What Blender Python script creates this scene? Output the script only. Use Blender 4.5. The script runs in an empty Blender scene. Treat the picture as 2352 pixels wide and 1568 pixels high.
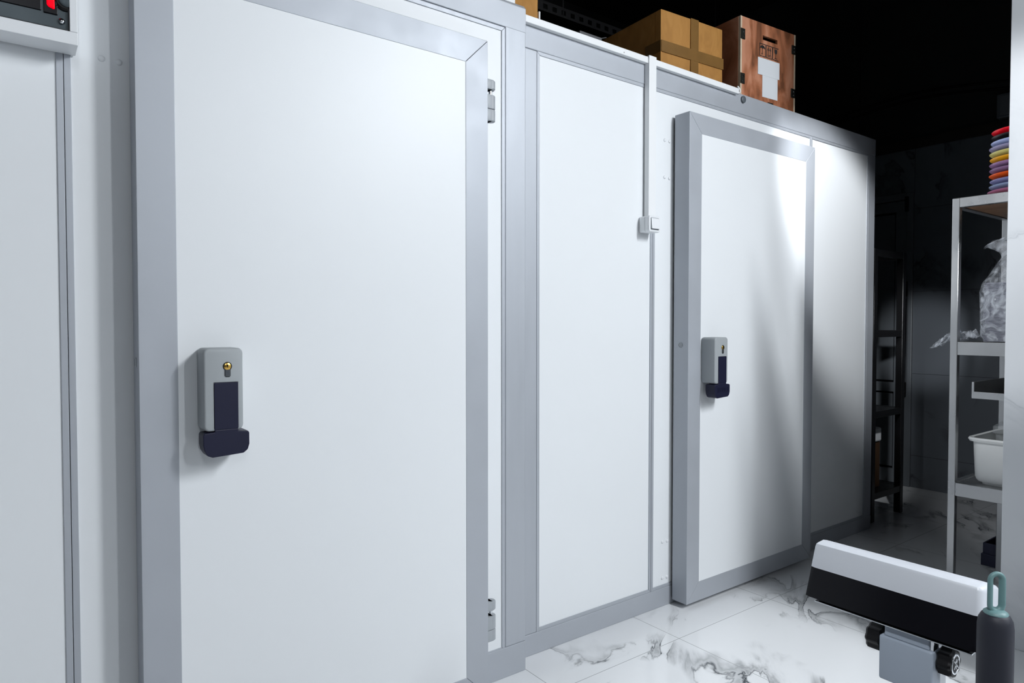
import bpy, bmesh, math, random
from mathutils import Vector, Matrix, noise
R = random.Random(7)
sc = bpy.context.scene
COL = sc.collection
PI = math.pi

# ------------------------------------------------------------------ materials
def nodes_of(m):
    m.use_nodes = True
    return m.node_tree, m.node_tree.nodes["Principled BSDF"]

def pbr(name, col, rough=0.5, metal=0.0, spec=0.5, bump=0.0, bscale=60.0, vary=0.0, vscale=6.0, stretch=(1, 1, 1),
        rvary=0.0, coat=0.0, alpha=1.0, emit=None, estr=0.0, trans=0.0):
    m = bpy.data.materials.new(name)
    nt, b = nodes_of(m)
    b.inputs["Base Color"].default_value = (*col, 1)
    b.inputs["Roughness"].default_value = rough
    b.inputs["Metallic"].default_value = metal
    b.inputs["Specular IOR Level"].default_value = spec
    b.inputs["Coat Weight"].default_value = coat
    b.inputs["Alpha"].default_value = alpha
    b.inputs["Transmission Weight"].default_value = trans
    if emit:
        b.inputs["Emission Color"].default_value = (*emit, 1)
        b.inputs["Emission Strength"].default_value = estr
    L = nt.links
    tc = nt.nodes.new("ShaderNodeNewGeometry")
    mp = nt.nodes.new("ShaderNodeMapping")
    mp.inputs["Scale"].default_value = stretch
    L.new(tc.outputs["Position"], mp.inputs["Vector"])
    n = nt.nodes.new("ShaderNodeTexNoise")
    n.inputs["Scale"].default_value = vscale
    n.inputs["Detail"].default_value = 5
    L.new(mp.outputs["Vector"], n.inputs["Vector"])
    if vary:
        mx = nt.nodes.new("ShaderNodeMix"); mx.data_type = 'RGBA'
        mx.inputs[6].default_value = (*[c * (1 - vary) for c in col], 1)
        mx.inputs[7].default_value = (*[min(1, c * (1 + vary)) for c in col], 1)
        L.new(n.outputs["Fac"], mx.inputs[0])
        L.new(mx.outputs[2], b.inputs["Base Color"])
    if rvary:
        mr = nt.nodes.new("ShaderNodeMapRange")
        mr.inputs[1].default_value = 0.3; mr.inputs[2].default_value = 0.7
        mr.inputs[3].default_value = rough - rvary; mr.inputs[4].default_value = rough + rvary
        L.new(n.outputs["Fac"], mr.inputs[0]); L.new(mr.outputs[0], b.inputs["Roughness"])
    if bump:
        n2 = nt.nodes.new("ShaderNodeTexNoise")
        n2.inputs["Scale"].default_value = bscale
        n2.inputs["Detail"].default_value = 4
        L.new(mp.outputs["Vector"], n2.inputs["Vector"])
        bp = nt.nodes.new("ShaderNodeBump")
        bp.inputs["Strength"].default_value = bump
        bp.inputs["Distance"].default_value = 0.002
        L.new(n2.outputs["Fac"], bp.inputs["Height"]); L.new(bp.outputs["Normal"], b.inputs["Normal"])
    return m

def marble(name, base, vein, rough, tile=None, vscale=1.0, offs=(0, 0, 0), amt=1.0):
    """white tile with grey veins; tile = (axis a, start, pitch, axis b, start, pitch, joint colour)"""
    m = bpy.data.materials.new(name)
    nt, b = nodes_of(m)
    L = nt.links; N = nt.nodes.new
    g = N("ShaderNodeNewGeometry")
    mp = N("ShaderNodeMapping"); mp.inputs["Location"].default_value = offs
    mp.inputs["Scale"].default_value = (vscale, vscale, vscale)
    mp.inputs["Rotation"].default_value = (0.3, 0.2, -0.55)
    L.new(g.outputs["Position"], mp.inputs["Vector"])
    mp2 = N("ShaderNodeMapping"); mp2.inputs["Scale"].default_value = (1.0, 2.3, 1.3)
    L.new(mp.outputs["Vector"], mp2.inputs["Vector"])
    w = N("ShaderNodeTexNoise"); w.inputs["Scale"].default_value = 1.6; w.inputs["Detail"].default_value = 6
    w.inputs["Distortion"].default_value = 0.6
    L.new(mp2.outputs["Vector"], w.inputs["Vector"])
    # thin veins where the noise crosses 0.5
    def band(src, c, half, pw):
        s = N("ShaderNodeMath"); s.operation = 'SUBTRACT'; s.inputs[1].default_value = c; L.new(src, s.inputs[0])
        a = N("ShaderNodeMath"); a.operation = 'ABSOLUTE'; L.new(s.outputs[0], a.inputs[0])
        r = N("ShaderNodeMapRange"); r.inputs[1].default_value = 0; r.inputs[2].default_value = half
        r.inputs[3].default_value = 1; r.inputs[4].default_value = 0
        L.new(a.outputs[0], r.inputs[0])
        p = N("ShaderNodeMath"); p.operation = 'POWER'; p.inputs[1].default_value = pw; L.new(r.outputs[0], p.inputs[0])
        return p.outputs[0]
    v1 = band(w.outputs["Fac"], 0.5, 0.02, 1.5)
    v2 = band(w.outputs["Fac"], 0.54, 0.1, 2.0)
    mask = N("ShaderNodeTexNoise"); mask.inputs["Scale"].default_value = 2.1; mask.inputs["Detail"].default_value = 3
    L.new(mp.outputs["Vector"], mask.inputs["Vector"])
    mr = N("ShaderNodeMapRange"); mr.inputs[1].default_value = 0.48; mr.inputs[2].default_value = 0.66
    L.new(mask.outputs["Fac"], mr.inputs[0])
    def mul(a, k):
        q = N("ShaderNodeMath"); q.operation = 'MULTIPLY'
        L.new(a, q.inputs[0])
        if isinstance(k, float): q.inputs[1].default_value = k
        else: L.new(k, q.inputs[1])
        return q.outputs[0]
    a = N("ShaderNodeMath"); a.operation = 'ADD'
    L.new(mul(v1, 0.75 * amt), a.inputs[0]); L.new(mul(v2, 0.5 * amt), a.inputs[1])
    fac = mul(a.outputs[0], mr.outputs[0])
    mx = N("ShaderNodeMix"); mx.data_type = 'RGBA'; mx.clamp_factor = True
    mx.inputs[6].default_value = (*base, 1); mx.inputs[7].default_value = (*vein, 1)
    L.new(fac, mx.inputs[0])
    out = mx.outputs[2]
    if tile:
        sx = N("ShaderNodeSeparateXYZ"); L.new(g.outputs["Position"], sx.inputs[0])
        ds = []
        for ax, st, pt in ((tile[0], tile[1], tile[2]), (tile[3], tile[4], tile[5])):
            s = N("ShaderNodeMath"); s.operation = 'SUBTRACT'; s.inputs[1].default_value = st
            L.new(sx.outputs[ax], s.inputs[0])
            p = N("ShaderNodeMath"); p.operation = 'PINGPONG'; p.inputs[1].default_value = pt / 2
            L.new(s.outputs[0], p.inputs[0])
            c = N("ShaderNodeMath"); c.operation = 'LESS_THAN'; c.inputs[1].default_value = 0.0013
            L.new(p.outputs[0], c.inputs[0]); ds.append(c.outputs[0])
        mxx = N("ShaderNodeMath"); mxx.operation = 'MAXIMUM'
        L.new(ds[0], mxx.inputs[0]); L.new(ds[1], mxx.inputs[1])
        m2 = N("ShaderNodeMix"); m2.data_type = 'RGBA'
        L.new(mxx.outputs[0], m2.inputs[0]); L.new(out, m2.inputs[6]); m2.inputs[7].default_value = (*tile[6], 1)
        out = m2.outputs[2]
    L.new(out, b.inputs["Base Color"])
    b.inputs["Roughness"].default_value = rough
    return m

def wood_mat(name, c1, c2, c3, sc_=(1.2, 1.2, 6.0), rot=(0, 0.35, 0), rough=0.45, stops=(.33, .5, .68)):
    m = bpy.data.materials.new(name)
    nt, b = nodes_of(m); L = nt.links; N = nt.nodes.new
    g = N("ShaderNodeNewGeometry")
    mp = N("ShaderNodeMapping"); mp.inputs["Scale"].default_value = sc_; mp.inputs["Rotation"].default_value = rot
    L.new(g.outputs["Position"], mp.inputs["Vector"])
    n = N("ShaderNodeTexNoise"); n.inputs["Scale"].default_value = 2.2; n.inputs["Detail"].default_value = 7
    n.inputs["Distortion"].default_value = 1.4
    L.new(mp.outputs["Vector"], n.inputs["Vector"])
    r = N("ShaderNodeValToRGB")
    r.color_ramp.elements[0].position = stops[0]; r.color_ramp.elements[0].color = (*c1, 1)
    r.color_ramp.elements[1].position = stops[2]; r.color_ramp.elements[1].color = (*c3, 1)
    e = r.color_ramp.elements.new(stops[1]); e.color = (*c2, 1)
    L.new(n.outputs["Fac"], r.inputs[0]); L.new(r.outputs[0], b.inputs["Base Color"])
    b.inputs["Roughness"].default_value = rough
    return m

M = {}
M['white'] = pbr('white_enamel_panel', (0.83, 0.855, 0.875), 0.41, spec=0.40, vary=0.012, vscale=2.0, bump=0.02, bscale=9)
M['alu'] = pbr('brushed_aluminium', (0.44, 0.465, 0.505), 0.5, metal=0.25, spec=.22, vary=0.05, vscale=3.0, stretch=(3, 3, 3), rvary=0.05)
M['aluv'] = pbr('aluminium_profile', (0.45, 0.475, 0.515), 0.48, metal=0.3, spec=.25, vary=0.05, vscale=5.0, stretch=(9, 9, .7), rvary=0.05)
M['roofdark'] = pbr('dark_bounce_cut_sheet', (0.035, 0.036, 0.038), 0.85, vary=0.2)  # hidden roof tops made dark to cut light bounced onto the boxes
M['gasket'] = pbr('black_rubber', (0.02, 0.024, 0.028), 0.6)
M['cap'] = pbr('white_plastic', (0.82, 0.84, 0.86), 0.35, vary=0.01)
M['duct'] = pbr('white_pvc', (0.86, 0.875, 0.885), 0.4, vary=0.015)
M['greyp'] = pbr('grey_plastic', (0.36, 0.385, 0.40), 0.48, vary=0.03, bump=0.04, bscale=400)
M['navy'] = pbr('navy_plastic', (0.009, 0.010, 0.032), 0.45, spec=.35, vary=0.08, bump=0.05, bscale=300)
M['hinge'] = pbr('grey_hinge_plastic', (0.36, 0.385, 0.41), 0.45, vary=0.03)
M['chrome'] = pbr('chrome', (0.8, 0.82, 0.85), 0.12, metal=1.0, vary=0.03)
M['brass'] = pbr('brass', (0.75, 0.47, 0.12), 0.25, metal=1.0, vary=0.08, vscale=80)
M['black'] = pbr('black_plastic', (0.005, 0.005, 0.006), 0.42, spec=.25, vary=0.1)
M['blackgloss'] = pbr('black_gloss', (0.004, 0.004, 0.006), 0.3, spec=.2, vary=0.1)
M['darkgrey'] = pbr('dark_grey_plug', (0.10, 0.115, 0.13), 0.5, vary=0.05)
M['steel'] = pbr('stainless_steel', (0.46, 0.465, 0.47), 0.30, metal=0.8, vary=0.10, vscale=5, stretch=(1.5, 1.5, 1), rvary=0.05)
M['machine'] = pbr('machine_steel', (0.05, 0.066, 0.075), 0.36, metal=0.4, vary=0.3, vscale=14, rvary=0.1)
M['led'] = pbr('red_lamp', (0.5, 0.0, 0.0), 0.4, spec=.08, emit=(1, 0.0, 0.012), estr=1.3)
M['carton'] = wood_mat('corrugated_cardboard', (0.36, 0.165, 0.034), (0.40, 0.188, 0.040), (0.43, 0.208, 0.048), (9, 9, 4), (0, 0, 0), 0.8)
M['tape'] = pbr('brown_packing_tape', (0.20, 0.105, 0.03), 0.28, vary=0.2, vscale=18)
M['ply'] = wood_mat('red_brown_plywood', (0.17, 0.06, 0.025), (0.38, 0.135, 0.06), (0.56, 0.25, 0.145), (4.5, 2.0, 1.6), (0, 0.42, 0), 0.5, (.37, .5, .65))
M['plyedge'] = pbr('pale_ply_edge', (0.62, 0.50, 0.36), 0.7, vary=0.12, vscale=40)
M['latch'] = pbr('blackened_steel', (0.03, 0.03, 0.025), 0.42, metal=0.6, vary=0.3, vscale=40)
M['paper'] = pbr('white_paper', (0.72, 0.75, 0.78), 0.7, vary=0.02)
M['ink'] = pbr('black_ink', (0.012, 0.01, 0.01), 0.7, vary=0.2)
M['board'] = wood_mat('brown_shelf_boards', (0.17, 0.08, 0.04), (0.26, 0.135, 0.07), (0.33, 0.18, 0.10), (3, 0.5, 3), (0, 0, 0), 0.5)
M['tub'] = pbr('white_food_plastic', (0.80, 0.81, 0.80), 0.38, vary=0.015)
M['clear'] = pbr('clear_plastic', (0.82, 0.86, 0.88), 0.1, alpha=0.22, vary=0.05, spec=0.8)
M['lid'] = pbr('grey_black_container_plastic', (0.27, 0.275, 0.34), 0.3, vary=0.2, vscale=30)
M['offwhite'] = pbr('scale_white_abs', (0.53, 0.555, 0.60), 0.36, vary=0.02)
M['bluegrey'] = pbr('blue_grey_paint', (0.30, 0.345, 0.41), 0.42, vary=0.05)
M['column'] = pbr('column_steel', (0.5, 0.52, 0.54), 0.3, metal=0.85, vary=0.1)
M['bottle'] = pbr('matte_charcoal_rubber', (0.017, 0.0185, 0.027), 0.55, spec=.3, vary=0.12, vscale=20)
M['teal'] = pbr('teal_silicone', (0.10, 0.19, 0.195), 0.5, vary=0.12, vscale=60)
M['darkwall'] = pbr('plaster_darkened_for_shade', (0.012, 0.0125, 0.014), 0.85, vary=0.2, vscale=1.5)  # darkness of the far zone put into the wall colour
M['darkceil'] = pbr('ceiling_darkened_for_shade', (0.010, 0.010, 0.011), 0.9, vary=0.2, vscale=2)  # unlit look overhead put into the ceiling colour
M['beam'] = pbr('dark_brown_beam', (0.012, 0.008, 0.006), 0.7, vary=0.2)
M['backdoor'] = pbr('grey_painted_door', (0.135, 0.15, 0.165), 0.45, vary=0.05)
M['blackpaint'] = pbr('black_steel_rack', (0.009, 0.009, 0.010), 0.3, metal=0.3, vary=0.2)
M['frontwall'] = pbr('grey_wall', (0.10, 0.108, 0.12), 0.7, vary=0.03)
M['greycarton'] = pbr('grey_board', (0.14, 0.145, 0.155), 0.7, vary=0.1)
M['marble_floor'] = marble('polished_marble_tile_floor', (0.80, 0.815, 0.83), (0.045, 0.055, 0.065), 0.10,
                           tile=(0, 1.42, 0.61, 1, 1.654, 1.22, (0.36, 0.37, 0.38)), vscale=1.55, offs=(3.15, 1.1, 0), amt=1.25)
M['marble_wall'] = marble('polished_marble_wall_tile', (0.70, 0.72, 0.745), (0.28, 0.31, 0.345), 0.22, vscale=1.3, offs=(0.3, 0.9, 0.4), amt=0.8,
                          tile=(1, 0.30, 1.2, 2, 0.0, 2.9, (0.5, 0.52, 0.54)))
M['marble_far'] = marble('marble_tile_darkened_for_shade', (0.13, 0.145, 0.165), (0.022, 0.025, 0.028), 0.3, vscale=1.3, offs=(0.4, 2.1, 0.3), amt=1.2,  # marble in dim light; the shade is put into its colour
                         tile=(1, 2.2, 1.2, 2, 0.835, 0.6, (0.03, 0.033, 0.036)))
PL = [('mauve pink', (0.36, 0.13, 0.24)), ('pale steel blue', (0.22, 0.28, 0.42)), ('lavender grey', (0.20, 0.20, 0.36)),
      ('orange red', (0.75, 0.075, 0.008)), ('dusty purple', (0.19, 0.11, 0.21)), ('plum', (0.24, 0.13, 0.25)),
      ('bright orange', (0.80, 0.27, 0.01)), ('olive yellow', (0.44, 0.40, 0.13)), ('grey lilac', (0.22, 0.20, 0.31)),
      ('light blue', (0.28, 0.32, 0.50)), ('black', (0.008, 0.008, 0.009)), ('bright red', (0.55, 0.003, 0.012))]

def film_mat():
    m = bpy.data.materials.new('thin_clear_polythene')
    nt, b = nodes_of(m); L = nt.links; N = nt.nodes.new
    b.inputs["Base Color"].default_value = (0.72, 0.76, 0.82, 1)
    b.inputs["Roughness"].default_value = 0.16
    b.inputs["Specular IOR Level"].default_value = 1.0
    g = N("ShaderNodeNewGeometry")
    n = N("ShaderNodeTexNoise"); n.inputs["Scale"].default_value = 16; n.inputs["Detail"].default_value = 5
    n.inputs["Distortion"].default_value = 1.5
    L.new(g.outputs["Position"], n.inputs["Vector"])
    mr = N("ShaderNodeMapRange"); mr.inputs[1].default_value = 0.42; mr.inputs[2].default_value = 0.68
    mr.inputs[3].default_value = 0.10; mr.inputs[4].default_value = 0.72
    L.new(n.outputs["Fac"], mr.inputs[0]); L.new(mr.outputs[0], b.inputs["Alpha"])
    bp = N("ShaderNodeBump"); bp.inputs["Strength"].default_value = 0.6; bp.inputs["Distance"].default_value = 0.006
    n2 = N("ShaderNodeTexNoise"); n2.inputs["Scale"].default_value = 22; n2.inputs["Detail"].default_value = 3
    n2.inputs["Distortion"].default_value = 2
    L.new(g.outputs["Position"], n2.inputs["Vector"]); L.new(n2.outputs["Fac"], bp.inputs["Height"])
    L.new(bp.outputs["Normal"], b.inputs["Normal"])
    return m
M['film'] = film_mat()

# ------------------------------------------------------------------ mesh helpers
ORG = {}
class MB:
    """collects shapes (world metres) and links them as ONE mesh object"""
    def __init__(s): s.bm = bmesh.new(); s.mi = 0
    def _mark(s, fs):
        for f in fs: f.material_index = s.mi
    def box(s, x0, x1, y0, y1, z0, z1, bev=0.0, seg=2, rot=None, axes=None):
        t = bmesh.new()
        bmesh.ops.create_cube(t, size=1)
        for v in t.verts:
            v.co = Vector(((x0 + x1) / 2 + v.co.x * (x1 - x0), (y0 + y1) / 2 + v.co.y * (y1 - y0), (z0 + z1) / 2 + v.co.z * (z1 - z0)))
        if bev:
            es = t.edges[:]
            if axes is not None:
                es = [e for e in es if abs((e.verts[0].co - e.verts[1].co).normalized()[axes]) > .9]
            bmesh.ops.bevel(t, geom=es, offset=bev, segments=seg, affect='EDGES', profile=0.5)
        if rot: bmesh.ops.transform(t, matrix=rot, verts=t.verts)
        s.merge(t); return s
    def merge(s, t):
        vm = {v: s.bm.verts.new(v.co) for v in t.verts}
        for f in t.faces:
            try: nf = s.bm.faces.new([vm[v] for v in f.verts])
            except ValueError: continue
            nf.material_index = s.mi; nf.smooth = f.smooth
        t.free()
    def prism(s, pts, axis, a, b, bev=0.0, seg=2):
        """polygon of 2-D pts extruded along axis (0 x: pts=(y,z); 1 y: pts=(x,z); 2 z: pts=(x,y))"""
        t = bmesh.new()
        def P(p, h):
            return Vector((h, p[0], p[1])) if axis == 0 else Vector((p[0], h, p[1])) if axis == 1 else Vector((p[0], p[1], h))
        lo = [t.verts.new(P(p, a)) for p in pts]; hi = [t.verts.new(P(p, b)) for p in pts]
        t.faces.new(lo); t.faces.new(hi[::-1])
        n = len(pts)
        for i in range(n): t.faces.new([lo[i], hi[i], hi[(i + 1) % n], lo[(i + 1) % n]])
        bmesh.ops.recalc_face_normals(t, faces=t.faces)
        if bev:
            es = [e for e in t.edges if e.is_manifold and e.calc_face_angle(0) > 0.5]
            bmesh.ops.bevel(t, geom=es, offset=bev, segments=seg, affect='EDGES', profile=0.5)
        s.merge(t); return s
    def lathe(s, prof, c, axis=2, n=40, smooth=True, a0=0.0):
        """prof = [(radius, height)...] turned about axis through c"""
        t = bmesh.new(); rings = []
        for r, h in prof:
            ring = []
            if r < 1e-6:
                ring = [t.verts.new(s._ax(0, 0, h, c, axis))]
            else:
                for i in range(n):
                    q = 2 * PI * i / n + a0
                    ring.append(t.verts.new(s._ax(r * math.cos(q), r * math.sin(q), h, c, axis)))
            rings.append(ring)
        for A, B in zip(rings, rings[1:]):
            for i in range(n):
                j = (i + 1) % n
                try:
                    if len(A) == 1 and len(B) == 1: break
                    if len(A) == 1: f = t.faces.new([A[0], B[i], B[j]])
                    elif len(B) == 1: f = t.faces.new([A[i], B[0], A[j]])
                    else: f = t.faces.new([A[i], B[i], B[j], A[j]])
                    f.smooth = smooth
                except ValueError: pass
        bmesh.ops.recalc_face_normals(t, faces=t.faces)
        s.merge(t); return s
    @staticmethod
    def _ax(u, v, h, c, axis):
        if axis == 2: return Vector((c[0] + u, c[1] + v, c[2] + h))
        if axis == 1: return Vector((c[0] + u, c[1] + h, c[2] + v))
        return Vector((c[0] + h, c[1] + u, c[2] + v))
    def cyl(s, c, r, h0, h1, axis=2, n=28, bev=0.0):
        if bev: pr = [(0, h0), (r - bev, h0), (r, h0 + bev), (r, h1 - bev), (r - bev, h1), (0, h1)]
        else: pr = [(0, h0), (r, h0), (r, h1), (0, h1)]
        t = len(s.bm.faces)
        s.lathe(pr, c, axis, n, smooth=False)
        s.bm.faces.ensure_lookup_table()
        return s
    def tube(s, pts, r, n=10, closed=False, flat=(1, 1)):
        t = bmesh.new(); rings = []; pts = [Vector(p) for p in pts]; k = len(pts); up = None
        for i, p in enumerate(pts):
            a = pts[(i - 1) % k] if (closed or i > 0) else p
            b = pts[(i + 1) % k] if (closed or i < k - 1) else p
            d = (b - a).normalized()
            if up is None: up = Vector((0, 0, 1)) if abs(d.z) < .9 else Vector((1, 0, 0))
            x = up.cross(d).normalized(); y = d.cross(x).normalized(); up = y
            rr = r[i] if isinstance(r, (list, tuple)) else r
            rings.append([t.verts.new(p + x * rr * flat[0] * math.cos(2 * PI * j / n) + y * rr * flat[1] * math.sin(2 * PI * j / n)) for j in range(n)])
        for i in range(k if closed else k - 1):
            A, B = rings[i], rings[(i + 1) % k]
            for j in range(n):
                f = t.faces.new([A[j], B[j], B[(j + 1) % n], A[(j + 1) % n]]); f.smooth = True
        if not closed: t.faces.new(rings[0]); t.faces.new(rings[-1][::-1])
        bmesh.ops.recalc_face_normals(t, faces=t.faces)
        s.merge(t); return s
    def mitred(s, x0, x1, z0, z1, w, y0, y1, gap=0.0004, bev=0.0, sides="tblr"):
        """picture frame of four mitred bars in a plane of constant y"""
        g = gap
        if 't' in sides: s.prism([(x0 + g, z1), (x1 - g, z1), (x1 - w - g, z1 - w), (x0 + w + g, z1 - w)], 1, y0, y1, bev)
        if 'b' in sides: s.prism([(x0 + g, z0), (x1 - g, z0), (x1 - w - g, z0 + w), (x0 + w + g, z0 + w)], 1, y0, y1, bev)
        if 'l' in sides: s.prism([(x0, z0 + g), (x0, z1 - g), (x0 + w, z1 - w - g), (x0 + w, z0 + w + g)], 1, y0, y1, bev)
        if 'r' in sides: s.prism([(x1, z0 + g), (x1, z1 - g), (x1 - w, z1 - w - g), (x1 - w, z0 + w + g)], 1, y0, y1, bev)
        return s
    def build(s, name, mats, parent=None, smooth=None, label=None):
        o_ = ORG.get(parent.name, Vector((0, 0, 0))) if parent else Vector((0, 0, 0))
        org = o_
        if parent is None:
            pass
        for v in s.bm.verts: v.co = v.co - org
        me = bpy.data.meshes.new(name)
        bmesh.ops.recalc_face_normals(s.bm, faces=s.bm.faces)
        s.bm.to_mesh(me); s.bm.free()
        if not isinstance(mats, (list, tuple)): mats = [mats]
        for m in mats: me.materials.append(m)
        ob = bpy.data.objects.new(name, me); COL.objects.link(ob)
        if smooth:
            for p in me.polygons: p.use_smooth = True
            try: me.set_sharp_from_angle(angle=math.radians(smooth))
            except Exception: pass
        if parent: ob.parent = parent
        ORG[ob.name] = org
        if label: ob['label'] = label
        return ob

def thing(name, label, cat, loc, group=None):
    o = bpy.data.objects.new(name, None); COL.objects.link(o)
    o.location = loc; o.empty_display_size = 0.05
    o['label'] = label; o['category'] = cat; o['kind'] = 'thing'
    if group: o['group'] = group
    ORG[o.name] = Vector(loc)
    return o

def tag(o, label, cat, group=None):
    o['label'] = label; o['category'] = cat; o['kind'] = 'thing'
    if group: o['group'] = group
    return o

def struct(o, label=None, cat=None):
    o['kind'] = 'structure'
    if label: o['label'] = label; o['category'] = cat
    return o

def rpoly(x0, x1, z0, z1, r, n=5, corners="abcd"):
    """rounded rectangle outline; a=bl b=br c=tr d=tl"""
    out = []
    for cx, cz, a, k in ((x0, z0, PI, 'a'), (x1, z0, 1.5 * PI, 'b'), (x1, z1, 0, 'c'), (x0, z1, .5 * PI, 'd')):
        if k not in corners: out.append((cx, cz)); continue
        ox = cx + r if k in 'ad' else cx - r; oz = cz + r if k in 'ab' else cz - r
        for i in range(n + 1):
            q = a + .5 * PI * i / n
            out.append((ox + r * math.cos(q), oz + r * math.sin(q)))
    return out

# ------------------------------------------------------------------ setting
struct(MB().box(-3.2, 5.35, -4.0, 4.4, -0.06, 0.0).build('floor', M['marble_floor']), 'polished white marble tile floor with grey veins', 'floor')
struct(MB().box(-3.2, 5.5, -4.1, 4.5, 3.95, 4.05).build('ceiling', M['darkceil']), 'ceiling high above the cold rooms, coloured black for shade', 'ceiling')
struct(MB().box(-3.3, -3.2, -4.0, 4.4, 0, 3.95).build('wall_left', M['frontwall']), 'dim grey side wall left of the cold rooms', 'wall')
struct(MB().box(-3.3, 5.4, -4.1, -4.0, 0, 3.95).build('wall_front', M['frontwall']), 'dim grey wall facing the cold room doors', 'wall')
struct(MB().box(-3.3, 5.4, 4.4, 4.5, 0, 3.95).build('wall_back', M['darkwall']), 'wall behind the cold rooms, coloured black for shade', 'wall')
fw = MB(); fw.box(5.3, 5.42, -4.0, 2.2, 0, 2.475); fw.box(5.3, 5.42, 3.12, 4.4, 0, 2.475); fw.box(5.3, 5.42, 2.2, 3.12, 2.16, 2.475); fw.box(5.38, 5.42, 2.2, 3.12, 0, 2.16)
fw.mi = 1; fw.box(5.3, 5.42, -4.0, 2.6, 2.475, 3.95); fw.box(5.3, 5.42, 2.606, 4.4, 2.475, 3.95)
struct(fw.build('wall_far', [M['marble_far'], M['darkwall']]), 'far wall with marble tiles below, shade put into its dark colours', 'wall')
struct(MB().box(5.27, 5.3, -4.0, 4.4, 2.47, 2.54).build('trim_1', M['beam']), 'dark horizontal ledge above the far wall tiles', 'trim')
struct(MB().box(2.957, 3.11, -4.0, 0.908, 0, 3.95, bev=.002).build('wall_right', M['marble_wall']), 'white marble wall end with pale grey veins at right', 'wall')

# far door (closed, behind the black rack)
dr = bpy.data.objects.new('door_1', None); COL.objects.link(dr); dr.location = (5.3, 2.66, 0); ORG['door_1'] = Vector((5.3, 2.66, 0))
struct(dr, 'grey panelled door in the dark far wall behind the black rack', 'door')
d = MB()
d.box(5.285, 5.345, 2.2, 2.245, 0, 2.16, .004); d.box(5.285, 5.345, 3.075, 3.12, 0, 2.16, .004); d.box(5.285, 5.345, 2.245, 3.075, 2.11, 2.16, .004)
d.build('door_frame', M['backdoor'], dr)
d = MB()
d.box(5.31, 5.35, 2.25, 2.33, .01, 2.105); d.box(5.31, 5.35, 2.99, 3.07, .01, 2.105)
d.box(5.31, 5.35, 2.33, 2.99, 2.03, 2.105); d.box(5.31, 5.35, 2.33, 2.99, .69, .76); d.box(5.31, 5.35, 2.33, 2.99, .01, .11)
d.box(5.33, 5.35, 2.345, 2.975, .775, 2.015); d.box(5.33, 5.35, 2.345, 2.975, .125, .675)
d.mi = 1; d.box(5.338, 5.35, 2.33, 2.99, .11, .69); d.box(5.338, 5.35, 2.33, 2.99, .76, 2.03)
d.build('door_leaf', [M['backdoor'], M['black']], dr)
for hz in (2.02, 1.4, .66):
    MB().box(5.272, 5.31, 2.232, 2.256, hz, hz + .11, .004).build('hinge', M['black'], dr)

# cables along the black upper wall
def cable(zs, label):
    pts = []
    for i in range(40):
        t = i / 39; y = 3.2 - t * 2.7
        z = 2.80 + zs + .09 * math.sin(t * 5.2) * math.exp(-((t - .45) / .3) ** 2) - .05 * math.sin(t * PI)
        pts.append((5.292, y, z))
    tag(MB().tube(pts, .008, 8).build('wall_cable', M['black']), label, 'cable', 'cables on the far wall')
cable(0.035, 'black cable on the dark far wall, upper of two')
cable(-0.01, 'black cable on the dark far wall, lower of two')
jb = thing('junction_box', 'grey electrical box on the dark far wall above the plates', 'electrical box', (5.3, 1.64, 2.6))
MB().box(5.22, 5.3, 1.50, 1.675, 2.545, 2.70, .006).build('housing', M['darkgrey'], jb)
MB().box(5.212, 5.2199, 1.52, 1.655, 2.56, 2.685, .003).build('cover', M['backdoor'], jb)

# ------------------------------------------------------------------ walk-in coolers
def trimbars(mb, x0, x1, z0, z1, y, w=.0105, sides="tblr"):
    mb.mitred(x0, x1, z0, z1, w, y - .0035, y + .004, .0005, .0008, sides)

YA, YB = 1.826, 1.892           # front faces of the nearer and farther cold room
ca = thing('walk_in_cooler', 'nearer white panelled cold room on the left holding the large front door', 'cold room', (0.2, 2.6, 0), 'panelled cold rooms')
for px0, px1 in ((-1.2, .1062), (.1078, 1.332)):
    MB().box(px0, px1, YA, YA + .08, .09, 2.19).build('panel', M['white'], ca)
t = MB(); trimbars(t, -1.2, .1064, .093, 2.179, YA, .0135); t.build('joint_trim', M['aluv'], ca)
t = MB(); trimbars(t, .1076, 1.3318, .093, 2.179, YA, .0135); t.build('joint_trim', M['aluv'], ca)
MB().box(1.332, 1.417, YA - .005, YA + .5, .1035, 2.187, .003).build('corner_post', M['aluv'], ca)
MB().prism([(YA + .5, 2.181), (YA - .006, 2.181), (YA - .006, 2.262), (YA + .004, 2.274), (YA + .5, 2.274)], 0, -1.2, 1.4175, .002).build('top_rail', M['alu'], ca)
MB().box(-1.2, 1.4175, YA - .006, YA + .5, 0, .103, .002).build('bottom_rail', M['alu'], ca)
MB().box(-1.2, 1.40, YA + .03, 3.9, 2.275, 2.37, .003).build('roof_panel', M['white'], ca)
MB().box(-1.19, 1.39, YA + .045, 3.89, 2.3705, 2.373).build('added_dark_sheet', M['roofdark'], ca)  # added dark sheet, keeps the roof from bouncing light
MB().box(1.34, 1.405, YA + .5, 3.9, 0, 2.27).build('side_panel', M['white'], ca)
def screw_cap(x, y, z, par):
    MB().lathe([(.0075, .0005), (.0072, -.0018), (.0055, -.0038), (.003, -.0048), (0, -.005)], (x, y, z), 1, 20).build('screw_cap', M['cap'], par)
for z in (1.811, 1.965, .275, .12):
    screw_cap(.181, YA, z, ca); screw_cap(.2155, YA, z - .001, ca)

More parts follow.
